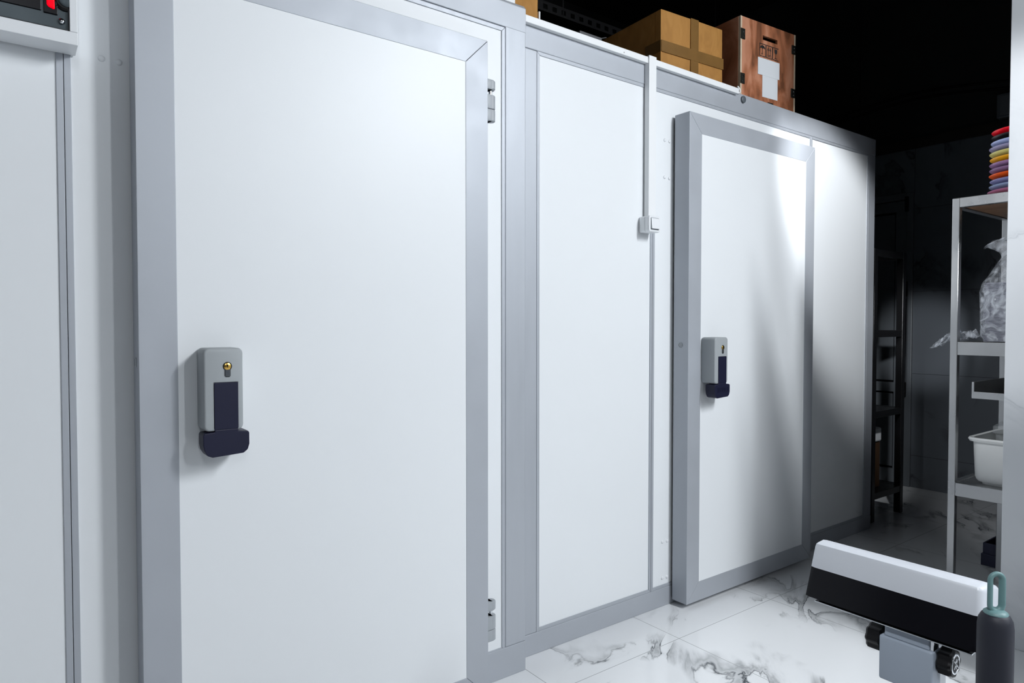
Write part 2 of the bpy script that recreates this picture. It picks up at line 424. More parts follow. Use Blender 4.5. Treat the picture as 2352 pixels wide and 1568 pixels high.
cb = thing('walk_in_cooler', 'farther white panelled cold room in the centre with boxes on its roof', 'cold room', (2.7, 3, 0), 'panelled cold rooms')
P1, P2 = 2.1335, 3.341
for px0, px1 in ((1.521, P1 - .0008), (P1 + .0008, P2 - .0008), (P2 + .0008, 3.956)):
    MB().box(px0, px1, YB, YB + .08, .078, 2.17).build('panel', M['white'], cb)
    t = MB(); trimbars(t, px0, px1, .0795, 2.169, YB, .0125); t.build('joint_trim', M['aluv'], cb)
MB().box(1.44, 1.5205, YB - .004, YB + .3, .0795, 2.1685, .003).build('corner_post', M['aluv'], cb)
MB().box(3.9565, 4.034, YB - .004, YB + .1, .0795, 2.1685, .003).build('corner_post', M['aluv'], cb)
MB().box(1.44, 4.034, YB - .005, YB + .1, 2.169, 2.262, .0025).build('top_rail', M['alu'], cb)
MB().box(1.44, 4.034, YB - .005, YB + .1, 0, .079, .0025).build('bottom_rail', M['alu'], cb)
MB().box(1.46, 4.03, YB + .1005, 3.9, 2.18, 2.2582, .002).build('roof_panel', M['roofdark'], cb)
MB().box(1.46, 4.03, YB + .012, 3.89, 2.2585, 2.2612).build('added_dark_sheet', M['roofdark'], cb)  # added dark sheet, cuts bounce onto the box sides
MB().box(3.95, 4.03, YB + .1, 3.9, 0, 2.18, .002).build('side_panel', M['white'], cb)
for z in (1.966, 1.812, .275, .12):
    screw_cap(2.208, YB, z, cb); screw_cap(2.238, YB, z - .001, cb)
MB().lathe([(.016, .0), (.016, -.008), (.0145, -.0095), (0, -.0095)], (2.742, YB - .004, 2.237), 1, 28).build('plug', M['darkgrey'], cb, label='dark grey round plug in the top rail')

# ------------------------------------------------------------------ insulated doors
def latch(door, x, y, mark):
    """grey latch housing, key cylinder and navy push lever; x = left edge, y = door face"""
    f = y - .070
    h = MB(); h.prism(rpoly(x, x + .088, .949, 1.143, .013), 1, f, y, .0055, 3)
    lo = h.build('latch', M['greyp'], door, smooth=40)
    kx, kz = x + .0525, 1.100
    k = MB()
    k.lathe([(.0085, .003), (.0085, -.0008), (.0078, -.0014), (0, -.0014)], (kx, f, kz), 1, 24)
    k.mi = 1
    k.box(kx - .0052, kx + .0052, f - .0010, f + .003, kz - .023, kz - .006, .0005)
    k.mi = 2
    k.box(kx - .0008, kx + .0008, f - .0019, f + .001, kz - .003, kz + .004)
    k.lathe([(.0018, .001), (.0018, -.0019), (0, -.0019)], (kx, f, kz + .003), 1, 12)
    k.mi = 3
    k.prism(rpoly(kx - .0068, kx + .0068, kz - .0255, kz - .004, .004), 1, f - .0004, f + .003)
    k.lathe([(.0103, .003), (.0103, -.0005), (0, -.0005)], (kx, f, kz), 1, 28)
    k.build('lock_cylinder', [M['brass'], M['chrome'], M['black'], M['gasket']], lo, label='brass key cylinder')
    l = MB()
    l.prism(rpoly(x + .0225, x + .0755, .9525, 1.0625, .003, 5, 'cd'), 1, f - .0022, f + .03, .0008)
    l.prism([(x + .0005, .946), (x + .0225, .9472), (x + .0225, .9525), (x + .0755, .9525), (x + .0755, .9475), (x + .096, .9455), (x + .1005, .941), (x + .1005, .913),
             (x + .0965, .900), (x + .087, .8925), (x + .018, .8885), (x + .007, .893), (x + .0, .905), (x - .0025, .918), (x - .0025, .942)], 1, f - .0022, f + .045, .002)
    if mark:
        l.mitred(x + .018, x + .086, .913, .934, .0016, f - .0034, f)
        for i in range(7):
            a = x + .026 + i * .0075
            l.box(a, a + .0016, f - .0032, f, .9175, .9295)
            if i % 2: l.box(a, a + .005, f - .0032, f, .9175, .9195)
            else: l.box(a, a + .0045, f - .0032, f, .9275, .9295)
    l.mi = 1
    l.mitred(x + .0218, x + .0762, .955, 1.0633, .0009, f - .0004, f + .02, 0, 0, 'tlr')
    l.build('lever', [M['navy'], M['black']], lo, label='navy push lever')
    return lo

def hinge(door, x, y, zb, dy=.024):
    h = MB()
    c = (x + .026, y + dy, zb); r = .0155
    for z0_, z1_, bv in ((0, .036, .002), (.0375, .081, .002), (.098, .128, .003)):
        h.cyl(c, r, z0_, z1_, 2, 28, bv)
        h.box(x - .001, x + .026, y + dy - r + .0005, y + dy + r, zb + z0_, zb + z1_, .001)
    h.box(x - .001, x + .0035, y + dy - .018, y + dy + .02, zb - .035, zb + .15, .001)
    o = h.build('hinge', M['hinge'], door, smooth=35)
    MB().cyl(c, .0055, .078, .10, 2, 16).build('hinge_pin', M['chrome'], o)

def insulated_door(x0, x1, yf, yw, label, lx, mark):
    z0, z1 = .021, 2.074
    dd = thing('insulated_door', label, 'door', ((x0 + x1) / 2, (yf + yw) / 2, z0), 'hinged cold room doors')
    f = MB(); f.mitred(x0, x1, z0, z1, .0815, yf, yf + .077, .0005, .0012)
    f.build('frame', M['alu'], dd)
    MB().box(x0 + .079, x1 - .079, yf + .0012, yf + .075, z0 + .079, z1 - .079).build('panel', M['white'], dd)
    g = MB(); g.mitred(x0 + .004, x1 - .004, z0 + .004, z1 - .018, .05, yf + .0775, yw - .0062, .0, .003)
    g.build('gasket', M['gasket'], dd)
    latch(dd, lx, yf, mark)
    for zb in (.185, 1.835): hinge(dd, x1, yf, zb, .056 if mark else .024)
    p = MB(); p.lathe([(.0115, .001), (.0115, -.0015), (.0085, -.0025), (.008, -.0012), (0, -.0012)], (x0, yf + .040, 1.11), 0, 24)
    p.build('plug', M['hinge'], dd, smooth=40)
    return dd

insulated_door(.2355, 1.2015, 1.735, YA, 'large white door with aluminium frame filling the left half of the photo', .357, False)
insulated_door(2.257, 3.225, 1.802, YB, 'white door right of the light switch with its lower right part in shadow', 2.342, True)

# ------------------------------------------------------------------ cable ducts and switch
du = thing('cable_duct', 'long white cable duct along the top edge of the farther cold room', 'cable duct', (2.05, YB - .015, 2.245))
u = MB(); u.box(1.42, 2.078, YB - .024, YB - .0052, 2.248, 2.2725, .0015); u.box(2.122, 2.688, YB - .024, YB - .0052, 2.248, 2.2725, .0015)
u.build('duct', M['duct'], du)
MB().prism([(1.94, 2.2535), (1.942, 2.2585), (1.938, 2.2585)], 1, YB - .0246, YB - .024).build('scratch', M['black'], du)
co = [(2.680, YB - .014, 2.262)]
for i in range(14):
    q = -PI / 2 + i / 13 * 2.6
    co.append((2.698 + .022 * math.cos(q), YB - .014 + i * .0012, 2.277 + .019 * math.sin(q)))
MB().tube(co, .004, 8).build('cable_end', M['duct'], du)
tag(MB().box(2.0785, 2.1215, YB - .030, YB - .0054, 1.632, 2.2785, .0015).build('vertical_duct', M['duct']),
    'white vertical cable duct running down to the light switch', 'cable duct')
MBx = None
sw = thing('light_switch', 'white square rocker light switch below the vertical duct', 'light switch', (2.085, YB - .03, 1.60))
MB().prism(rpoly(2.052, 2.116, 1.568, 1.632, .008), 1, YB - .034, YB - .0037, .002).build('back_box', M['cap'], sw, smooth=40)
MB().prism(rpoly(2.051, 2.117, 1.567, 1.633, .009), 1, YB - .058, YB - .0345, .004, 3).build('cover', M['cap'], sw, smooth=40)
s_ = MB(); s_.mi = 1; s_.prism(rpoly(2.060, 2.108, 1.576, 1.624, .003), 1, YB - .0586, YB - .05)
s_.mi = 0
s_.prism([(YB - .0645, 1.580), (YB - .0600, 1.6225), (YB - .05, 1.6225), (YB - .05, 1.580)], 0, 2.0625, 2.1065, .001)
s_.build('rocker', [M['cap'], M['darkgrey']], sw)

# ------------------------------------------------------------------ refrigeration unit, top left
ru = thing('refrigeration_unit', 'white boxed cooling unit with dark control panel in the top left corner', 'cooling unit', (-.2, YA, 1.804))
c_ = MB(); x0, x1, z0, z1, yf = -.62, .130, 1.803, 2.165, 1.75
c_.box(x0, x1, yf, YA - .0045, z0, 1.8305, .0012); c_.box(x0, x1, yf, YA - .0045, z1 - .03, z1, .0012)
c_.box(.1155, x1, yf, YA - .0045, 1.8307, z1 - .0302, .0012); c_.box(x0, x0 + .02, yf, YA - .0045, 1.8305, z1 - .03, .0012)
c_.box(x0 + .02, .1155, yf + .03, YA - .0045, 1.8305, z1 - .03)
c_.build('casing', M['cap'], ru)
cp = MB().box(x0 + .022, .1145, yf + .010, yf + .03, 1.8345, z1 - .032, .001).build('control_panel', M['machine'], ru, label='dark steel control panel')
g = MB(); g.box(x0 + .02, .1150, yf + .004, yf + .010, 1.8309, 1.8335); g.box(.1128, .1150, yf + .004, yf + .010, 1.8335, 1.95); g.build('seal', M['gasket'], ru)
MB().box(-.4, .0655, yf + .007, yf + .011, 1.8645, 2.02, .001).build('display_window', M['blackgloss'], cp)
r_ = MB(); r_.box(.0695, .0945, yf + .006, yf + .011, 1.862, 1.925, .001); r_.mi = 1
r_.prism([(.0745, 1.915), (.0755, 1.8785), (.079, 1.8745), (.0885, 1.8715), (.0895, 1.874), (.0885, 1.915)], 1, yf + .002, yf + .008, .002)
r_.build('rocker_switch', [M['blackgloss'], M['led']], cp, label='black rocker switch with glowing red lamp')
k_ = MB(); k_.lathe([(.021, .011), (.021, .006), (.017, .004), (.0165, .0035), (.0, .0035)], (.1085, yf, 1.895), 1, 32); k_.cyl((.0895, yf, 1.884), .0045, .004, .011, 1, 14)
k_.mi = 1; k_.lathe([(.0145, .004), (.0145, .002), (.012, .001), (0, .001)], (.1105, yf, 1.896), 1, 32)
k_.build('knob', [M['black'], M['machine']], cp, smooth=40)
MB().lathe([(.0062, .01), (.0062, .006), (.004, .0035), (0, .003)], (.1015, yf, 1.8505), 1, 20).build('bolt', M['chrome'], cp)

# ------------------------------------------------------------------ goods on the cold room roofs
ROOF = 2.2622
def rot_about(x, y, deg): return Matrix.Translation((x, y, 0)) @ Matrix.Rotation(math.radians(deg), 4, 'Z') @ Matrix.Translation((-x, -y, 0))
def wobble(o, amp, sc_=6):
    for v in o.data.vertices:
        n = noise.noise_vector(v.co * sc_); v.co += n * amp

def carton(x0, x1, yf, depth, h, deg, label, tapes, grp=None, base=ROOF + .003):
    rm = rot_about(x0, yf, deg)
    cx, cy = (x0 + x1) / 2, yf + depth / 2
    t = thing('cardboard_box', label, 'box', (cx, cy, base), 'cardboard boxes on the cold room')
    b = MB(); b.box(x0, x1, yf, yf + depth, base, base + h, .004, 2, rm)
    bo = bmesh.ops.subdivide_edges(b.bm, edges=[e for e in b.bm.edges if e.calc_length() > .1], cuts=6, use_grid_fill=True)
    o = b.build('carton', M['carton'], t, smooth=30)
    wobble(o, .0022, 7)
    f = MB(); f.box(x0 - .003, x0 + .004, yf - .002, yf + .03, base + .01, base + h - .004, .001, 1, rm)
    f.build('corner_flap', M['carton'], t)
    for kind, a, b_ in tapes:
        tp = MB()
        if kind == 'v': tp.box(a, b_, yf - .0042, yf - .001, base + .003, base + h + .001, 0, 1, rm)
        else: tp.box(x0 - .001, x1 + .001, yf - .005, yf - .001, base + a, base + b_, 0, 1, rm)
        if kind == 'h': tp.box(x0 - .0042, x0 - .001, yf - .003, yf + .09, base + a, base + b_, 0, 1, rm)
        tp.build('packing_tape', M['tape'], t)
    return t
carton(2.247, 2.637, 1.949, .46, .276, -4.0, 'large brown taped cardboard box beside the plywood crate', [('v', 2.425, 2.474), ('h', .095, .143)])
bx = carton(1.425, 1.562, 1.94, .3, .42, -2, 'brown cardboard box partly cut off at the top centre', [])
gb = thing('grey_carton', 'small dark grey carton lying behind the brown boxes', 'box', (2.14, 2.4, ROOF))
MB().box(2.075, 2.212, 2.27, 2.55, ROOF - .001, 2.516, .003).build('carton', M['greycarton'], gb)
MB().prism([(2.212, 2.514), (2.245, 2.526), (2.245, 2.529), (2.212, 2.517)], 1, 2.275, 2.5).build('flap', M['greycarton'], gb)
tag(MB().box(1.575, 1.582, 1.945, 2.2, ROOF, 2.345, .002).build('white_board', M['duct']), 'thin white board standing against the cut off cardboard box', 'board')

# plywood transport crate
cr = thing('plywood_crate', 'red brown plywood crate with handling symbols and white labels', 'crate', (3.0, 2.1, ROOF))
cx0, cx1, cy, ch, cd = 2.805, 3.225, 1.946, .400, .42
rm = rot_about(cx0, cy, -4.5)
zc = ROOF
hz0, hz1, hx0, hx1 = zc + .322, zc + .343, cx0 + .165, cx0 + .277
fr = MB()
fr.box(cx0 + .012, cx1 - .012, cy, cy + .012, zc, hz0, 0, 1, rm); fr.box(cx0 + .012, cx1 - .012, cy, cy + .012, hz1, zc + ch, 0, 1, rm)
fr.box(cx0 + .012, hx0, cy, cy + .012, hz0, hz1, 0, 1, rm); fr.box(hx1, cx1 - .012, cy, cy + .012, hz0, hz1, 0, 1, rm)
fr.build('front_panel', M['ply'], cr)
b = MB(); b.box(cx0, cx0 + .011, cy + .012, cy + cd, zc, zc + ch, 0, 1, rm); b.box(cx1 - .011, cx1, cy + .012, cy + cd, zc, zc + ch, 0, 1, rm)
b.box(cx0 + .011, cx1 - .011, cy + .012, cy + cd, zc + ch - .011, zc + ch, 0, 1, rm); b.box(cx0 + .011, cx1 - .011, cy + cd - .011, cy + cd, zc, zc + ch - .011, 0, 1, rm)
b.box(cx0 + .011, cx1 - .011, cy + .0125, cy + cd - .011, zc, zc + .011, 0, 1, rm)
b.build('body', M['ply'], cr)
for ex in (cx0 + .0005, cx1 - .0115):
    MB().box(ex, ex + .011, cy - .001, cy + .0118, zc, zc + ch, 0, 1, rm).build('pale_edge', M['plyedge'], cr, label='pale raw plywood edge')
def clip(x0, x1, z0, z1):
    c = MB(); c.box(x0, x1, cy - .0035, cy + .001, z0, z1, .001, 1, rm)
    c.mi = 1
    for q in (.3, .7):
        p = (x0 + (x1 - x0) * .6, z0 + (z1 - z0) * q) if z1 - z0 > x1 - x0 else (x0 + (x1 - x0) * q, z0 + (z1 - z0) * .5)
        c.box(p[0] - .003, p[0] + .003, cy - .005, cy - .003, p[1] - .003, p[1] + .003, .001, 1, rm)
    c.build('corner_clip', [M['latch'], M['chrome']], cr)
clip(cx0 + .001, cx0 + .032, zc + .292, zc + .342); clip(cx0 + .001, cx0 + .032, zc + .082, zc + .132)
clip(cx1 - .031, cx1 - .001, zc + .300, zc + .345); clip(cx1 - .034, cx1 - .002, zc + .082, zc + .127)
clip(cx0 + .205, cx0 + .245, zc + .004, zc + .026)
for (a0, a1, b0, b1, dy) in ((.128, .292, .150, .232, .0022), (.163, .280, .046, .158, .0012)):
    MB().box(cx0 + a0, cx0 + a1, cy - dy, cy - .0002, zc + b0, zc + b1, 0, 1, rm).build('paper_label', M['paper'], cr, label='blank white paper label')
def mark(name, build):
    s = MB(); build(s)
    bmesh.ops.transform(s.bm, matrix=rm, verts=s.bm.verts); s.build(name, M['ink'], cr)
YI0, YI1 = cy - .0012, cy - .0001
def frame_open(s, x0, x1, z0, z1, sides): s.mitred(x0, x1, z0, z1, .0032, YI0, YI1, 0, 0, sides)
mz0, mz1 = zc + .240, zc + .302
def umbrella(s):
    a = cx0 + .140; frame_open(s, a, a + .047, mz0, mz1, "tblr")
    m = a + .0235; pts = [(m + .019 * math.cos(PI * i / 14), mz0 + .038 + .016 * math.sin(PI * i / 14)) for i in range(15)]
    pts += [(m - .0095, mz0 + .041), (m, mz0 + .037), (m + .0095, mz0 + .041)]
    s.prism(pts, 1, YI0, YI1); s.box(m - .0012, m + .0012, YI0, YI1, mz0 + .012, mz0 + .056)
    s.box(m - .008, m - .0005, YI0, YI1, mz0 + .0095, mz0 + .012); s.box(m - .008, m - .006, YI0, YI1, mz0 + .0115, mz0 + .017)
def arrows(s):
    a = cx0 + .190; frame_open(s, a, a + .047, mz0, mz1, "tblr")
    for m in (a + .0155, a + .0315):
        s.prism([(m - .006, mz0 + .038), (m, mz0 + .055), (m + .006, mz0 + .038)], 1, YI0, YI1)
        s.box(m - .0016, m + .0016, YI0, YI1, mz0 + .015, mz0 + .039)
    s.box(a + .010, a + .037, YI0, YI1, mz0 + .0135, mz0 + .016); s.box(a + .010, a + .037, YI0, YI1, mz0 + .008, mz0 + .0105)
def goblet(s):
    a = cx0 + .240; frame_open(s, a, a + .047, mz0, mz1, "tbl")
    m = a + .0245
    s.prism([(m - .0105, mz0 + .054), (m - .0095, mz0 + .038), (m - .004, mz0 + .032), (m + .004, mz0 + .032), (m + .0095, mz0 + .038), (m + .0105, mz0 + .054)], 1, YI0, YI1)
    s.box(m - .0013, m + .0013, YI0, YI1, mz0 + .011, mz0 + .033); s.box(m - .010, m + .010, YI0, YI1, mz0 + .009, mz0 + .0117)
mark('umbrella_mark', umbrella); mark('arrows_mark', arrows); mark('goblet_mark', goblet)

# slotted cable tray hanging in the dark
ct = thing('cable_tray', 'black slotted metal tray hanging in the dark above the cold rooms', 'cable tray', (2.2, 2.62, 2.77))
s_ = MB()
s_.box(.6, 4.2, 2.60, 2.603, 2.775, 2.79); s_.box(.6, 4.2, 2.60, 2.603, 2.74, 2.752)
for i in range(60): s_.box(.6 + i * .06, .632 + i * .06, 2.60, 2.603, 2.752, 2.775)
s_.box(.6, 4.2, 2.603, 2.75, 2.74, 2.743); s_.box(.6, 4.2, 2.747, 2.75, 2.743, 2.79)
s_.build('tray', M['blackpaint'], ct)
for hx in (1.2, 2.33, 3.6):
    MB().cyl((hx, 2.68, 2.743), .005, 0, 1.207, 2, 10).build('hanger_rod', M['blackpaint'], ct)

# ------------------------------------------------------------------ black rack beside the farther cold room
br = thing('black_rack', 'dark four shelf metal rack standing beside the end of the cold room', 'rack', (4.34, 2.2, 0))
bx0, bx1, by0, by1 = 4.135, 4.55, 1.93, 2.42
for px in (bx0, bx1 - .04):
    for py in (by0, by1 - .04):
        MB().box(px, px + .04, py, py + .04, 0, 1.648, .003).build('post', M['blackpaint'], br)
for z in (1.605, 1.118, .630, .135):
    s_ = MB(); s_.box(bx0 + .04, bx1 - .04, by0 + .002, by0 + .03, z, z + .04, .002); s_.box(bx0 + .04, bx1 - .04, by1 - .03, by1 - .002, z, z + .04, .002)
    s_.box(bx0 + .002, bx0 + .03, by0 + .04, by1 - .04, z, z + .04, .002); s_.box(bx1 - .03, bx1 - .002, by0 + .04, by1 - .04, z, z + .04, .002)
    if z < 1.2: s_.box(bx0 + .03, bx1 - .03, by0 + .03, by1 - .03, z + .03, z + .038)
    s_.build('shelf', M['blackpaint'], br)
lb = thing('lidded_box', 'dark brown carton with a white lid on the lowest shelf of the dark rack', 'box', (4.30, 2.15, .175))
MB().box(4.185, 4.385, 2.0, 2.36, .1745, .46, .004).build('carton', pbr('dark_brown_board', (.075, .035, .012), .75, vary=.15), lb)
MB().box(4.178, 4.392, 1.993, 2.367, .461, .55, .012, 3).build('lid', M['cap'], lb, label='white lid')

# ------------------------------------------------------------------ stainless rack at right
sr = thing('steel_rack', 'stainless steel shelf rack behind the white marble wall end', 'rack', (3.49, .6, 0))
rx0, rx1, ry0, ry1 = 3.2, 3.80, -.1, 1.180
for px in (rx0, rx1 - .028):
    for py in (ry0, ry1 - .028):
        MB().box(px, px + .028, py, py + .028, 0, 1.727, .0025).build('post', M['steel'], sr)
def shelf_frame(z0, z1, plate):
    s_ = MB(); a = .028
    s_.box(rx0 + .001, rx0 + a, ry0 + a, ry1 - a, z0, z1, .002); s_.box(rx1 - a, rx1 - .001, ry0 + a, ry1 - a, z0, z1, .002)
    s_.box(rx0 + a, rx1 - a, ry0 + .001, ry0 + a, z0, z1, .002); s_.box(rx0 + a, rx1 - a, ry1 - a, ry1 - .001, z0, z1, .002)
    if plate: s_.box(rx0 + .026, rx1 - .026, ry0 + .026, ry1 - .026, z1 - .006, z1 - .002)
    return s_.build('shelf', M['steel'], sr)
shelf_frame(1.687, 1.727, False); shelf_frame(1.068, 1.123, True); shelf_frame(.471, .527, True)
for i in range(5):
    y0 = ry1 - .030 - (i + 1) * .225
    MB().box(rx0 + .014, rx1 - .014, y0 + .003, y0 + .222, 1.690, 1.7255, .0015).build('shelf_board', M['board'], sr, label='brown wooden shelf board')
tr = MB()
tr.prism([(1.098, .890), (1.098, .958), (1.089, .958), (1.089, .918), (.0, .918), (.0, .890)], 0, 3.205, 3.213, .0008)
tr.box(3.213, 3.70, 1.090, 1.098, .890, .958, .0008); tr.box(3.213, 3.70, .0, 1.090, .890, .8925); tr.box(3.692, 3.70, .0, 1.090, .8925, .958)
tr.box(3.213, 3.70, .0, .008, .8925, .958); tr.box(3.22, 3.24, -.1, 0.0, .893, .915)
tr.build('drip_tray', M['steel'], sr, label='shallow steel tray between the middle and lower shelves')

# plates
pz = 1.7272
rads = [.128, .124, .120, .122, .121, .1225, .119, .1225, .1215, .118, .119, .117]
pos_words = {0: 'lowest of the stack on the steel rack', 11: 'topmost of the stack on the steel rack'}
for i, (nm, colr) in enumerate(PL):
    m = pbr('glaze_' + nm.replace(' ', '_'), tuple(min(.9, c * 1.55) for c in colr), 0.28, vary=0.05, vscale=12)
    r = rads[i]; z = pz + i * .0228
    b = MB()
    b.lathe([(.0, .004), (.052, .004), (.052, 0), (.060, 0), (.062, .006), (.086, .010), (r - .012, .019), (r - .001, .0265), (r, .0285), (r - .0015, .0292),
             (r - .014, .0232), (.084, .0135), (.058, .0095), (.0, .0095)], (3.40 + R.uniform(-.002, .002), .986 + R.uniform(-.002, .002), z), 2, 56)
    o = b.build('plate', m, smooth=50)
    nb = {0: 'lowest in the stack on the steel rack', 11: 'topmost in the stack on the steel rack'}.get(i, 'in the stack, between the %s and %s plates' % (PL[i - 1][0], PL[min(i + 1, 11)][0]))
    tag(o, '%s plate %s' % (nm, nb), 'plate', 'coloured plates on the steel rack')

# nested containers inside a bag
SH2 = 1.1215
for i in range(41):
    z = SH2 + .004 + i * .0060
    b = MB(); e = R.uniform(-.0015, .0015)
    hw = .078
    b.prism(rpoly(3.292 + e, 3.49 + e, .885, 1.097 + e, .025, 4), 2, z, z + .0032)
    b.prism(rpoly(3.300 + e, 3.48 + e, .893, 1.089 + e, .022, 4), 2, z + .0032, z + .0060)
    tag(b.build('food_container', M['lid']), 'grey black plastic container in the bagged stack on the middle shelf', 'container', 'nested containers inside the plastic bag')

def bag():
    b = MB(); bm = b.bm; n = 40
    prof = [(.0, .004), (.5, .004), (.98, .0045), (1.04, .03), (1.03, .10), (1.05, .17), (1.07, .215), (1.0, .25), (.88, .285), (.72, .32), (.55, .355), (.40, .382), (.34, .396), (.46, .412), (.62, .424), (.70, .418)]
    rings = []
    for k, (s, h) in enumerate(prof):
        ring = []
        for i in range(n):
            q = 2 * PI * i / n
            ca_, sa_ = math.cos(q), math.sin(q)
            p = 4.0 if h < .27 else 2.6
            rr = (abs(ca_) ** p + abs(sa_) ** p) ** (-1 / p)
            x = 3.391 + ca_ * rr * .108 * s; y = .991 + sa_ * rr * .1145 * s
            v = Vector((x, y, SH2 + h))
            if 0.02 < h:
                nz = noise.noise(Vector((x * 17, y * 17, h * 5))) * .010 + noise.noise(Vector((x * 40, y * 40, h * 18 + 3))) * .005
                v.x += ca_ * (abs(nz) + .001); v.y += sa_ * (abs(nz) + .001)
            if h > .37: v.y += (h - .37) * .9 + .012 * math.sin(q * 3); v.z += .020 * math.sin(q * 2 + .5)
            ring.append(bm.verts.new(v))
        rings.append(ring)
    for A, B in zip(rings, rings[1:]):
        for i in range(n):
            f = bm.faces.new([A[i], A[(i + 1) % n], B[(i + 1) % n], B[i]]); f.smooth = True
    o = b.build('plastic_bag', M['film'], smooth=60)
    return tag(o, 'clear plastic bag gathered around a stack of containers on the steel rack', 'bag')
bag()
def film():
    """crumpled loose film lying on the shelf and hanging over its end"""
    b = MB(); bm = b.bm; nu, nv = 46, 14
    V = []
    for i in range(nu):
        t = i / (nu - 1)
        y = 1.120 + t * .158
        row = []
        for j in range(nv):
            s = j / (nv - 1)
            wd = .15 * (1 - .85 * max(0, t - .55) / .45)
            x = 3.235 + s * wd + .05 * max(0, t - .5)
            c1 = abs(noise.noise(Vector((x * 26, y * 34, 1.7)))); c2 = abs(noise.noise(Vector((x * 60, y * 60, 4.0))))
            z = SH2 + .004 + .022 * c1 + .022 * c2
            if t < .4: z += .040 * math.exp(-((t - .14) / .12) ** 2) * abs(math.sin(s * 8 + 1)) ** 2
            if t > .44: z += .028 * (1 - t) - (t - .44) * .085 + .040 * abs(math.sin(s * 7)) * (1 - t)
            y2 = y + (.006 * math.sin(s * 11) if t > .5 else 0)
            row.append(bm.verts.new((x, y2, max(z, SH2 + .003) if t < .46 else z)))
        V.append(row)
    for i in range(nu - 1):
        for j in range(nv - 1): bm.faces.new([V[i][j], V[i + 1][j], V[i + 1][j + 1], V[i][j + 1]])
    o = b.build('plastic_film', M['film'])
    return tag(o, 'crumpled clear plastic film spilling over the end of the middle shelf', 'plastic film')
film()

# white tub with a clear container in it
tb = thing('plastic_tub', 'white deep plastic tub on the lower steel shelf', 'tub', (3.43, .92, .525))
TZ = .5255
def loft(mb, sections, n=6, cap0=True, cap1=False):
    bm = mb.bm; rings = []
    for (x0, x1, y0, y1, z, r) in sections:
        rings.append([bm.verts.new((p[0], p[1], z)) for p in rpoly(x0, x1, y0, y1, r, n)])
    for A, B in zip(rings, rings[1:]):
        k = len(A)
        for i in range(k): f = bm.faces.new([A[i], A[(i + 1) % k], B[(i + 1) % k], B[i]]); f.material_index = mb.mi
    if cap0: bm.faces.new(rings[0])
    if cap1: bm.faces.new(rings[-1])
t = MB()
X0, X1, Y0, Y1 = 3.245, 3.60, .74, 1.112
loft(t, [(X0 + .028, X1 - .028, Y0 + .028, Y1 - .028, TZ, .03), (X0 + .026, X1 - .026, Y0 + .026, Y1 - .026, TZ + .010, .03), (X0 + .014, X1 - .014, Y0 + .014, Y1 - .014, TZ + .012, .035), (X0 + .006, X1 - .006, Y0 + .006, Y1 - .006, TZ + .03, .035), (X0, X1, Y0, Y1, TZ + .18, .035),
         (X0 - .012, X1 + .012, Y0 - .012, Y1 + .012, TZ + .181, .04), (X0 - .016, X1 + .016, Y0 - .016, Y1 + .016, TZ + .190, .04), (X0 - .013, X1 + .013, Y0 - .013, Y1 + .013, TZ + .197, .04), (X0 + .002, X1 - .002, Y0 + .002, Y1 - .002, TZ + .196, .035),
         (X0 + .010, X1 - .010, Y0 + .010, Y1 - .010, TZ + .02, .03)], 6, True, True)
t.build('tub_body', M['tub'], tb, smooth=35)
cc = MB()
loft(cc, [(3.39, 3.50, .88, 1.06, TZ + .0215, .03), (3.38, 3.51, .87, 1.075, TZ + .2, .035), (3.375, 3.515, .865, 1.085, TZ + .205, .04), (3.375, 3.515, .865, 1.085, TZ + .232, .04), (3.395, 3.495, .885, 1.065, TZ + .250, .04)], 6, True, True)
tag(cc.build('clear_container', M['clear'], smooth=40), 'clear plastic food container standing inside the white tub', 'container')

# navy crate on the floor
nc = MB()
a0, a1, b0, b1 = 3.87, 4.18, .95, 1.265
for (e, z0_, z1_) in ((0.006, 0.0, .058), (0.0, .058, .112)):
    nc.box(a0 - e, a0 - e + .008, b0 - e, b1 + e, z0_, z1_, .002); nc.box(a1 + e - .008, a1 + e, b0 - e, b1 + e, z0_, z1_, .002)
    nc.box(a0 - e + .008, a1 + e - .008, b0 - e, b0 - e + .008, z0_, z1_, .002); nc.box(a0 - e + .008, a1 + e - .008, b1 + e - .008, b1 + e, z0_, z1_, .002)
nc.box(a0, a1, b0, b1, .004, .010)
tag(nc.build('plastic_crate', pbr('dark_navy_crate_plastic', (.02, .022, .06), .45, vary=.08)), 'low navy plastic crate on the floor under the steel rack', 'crate')

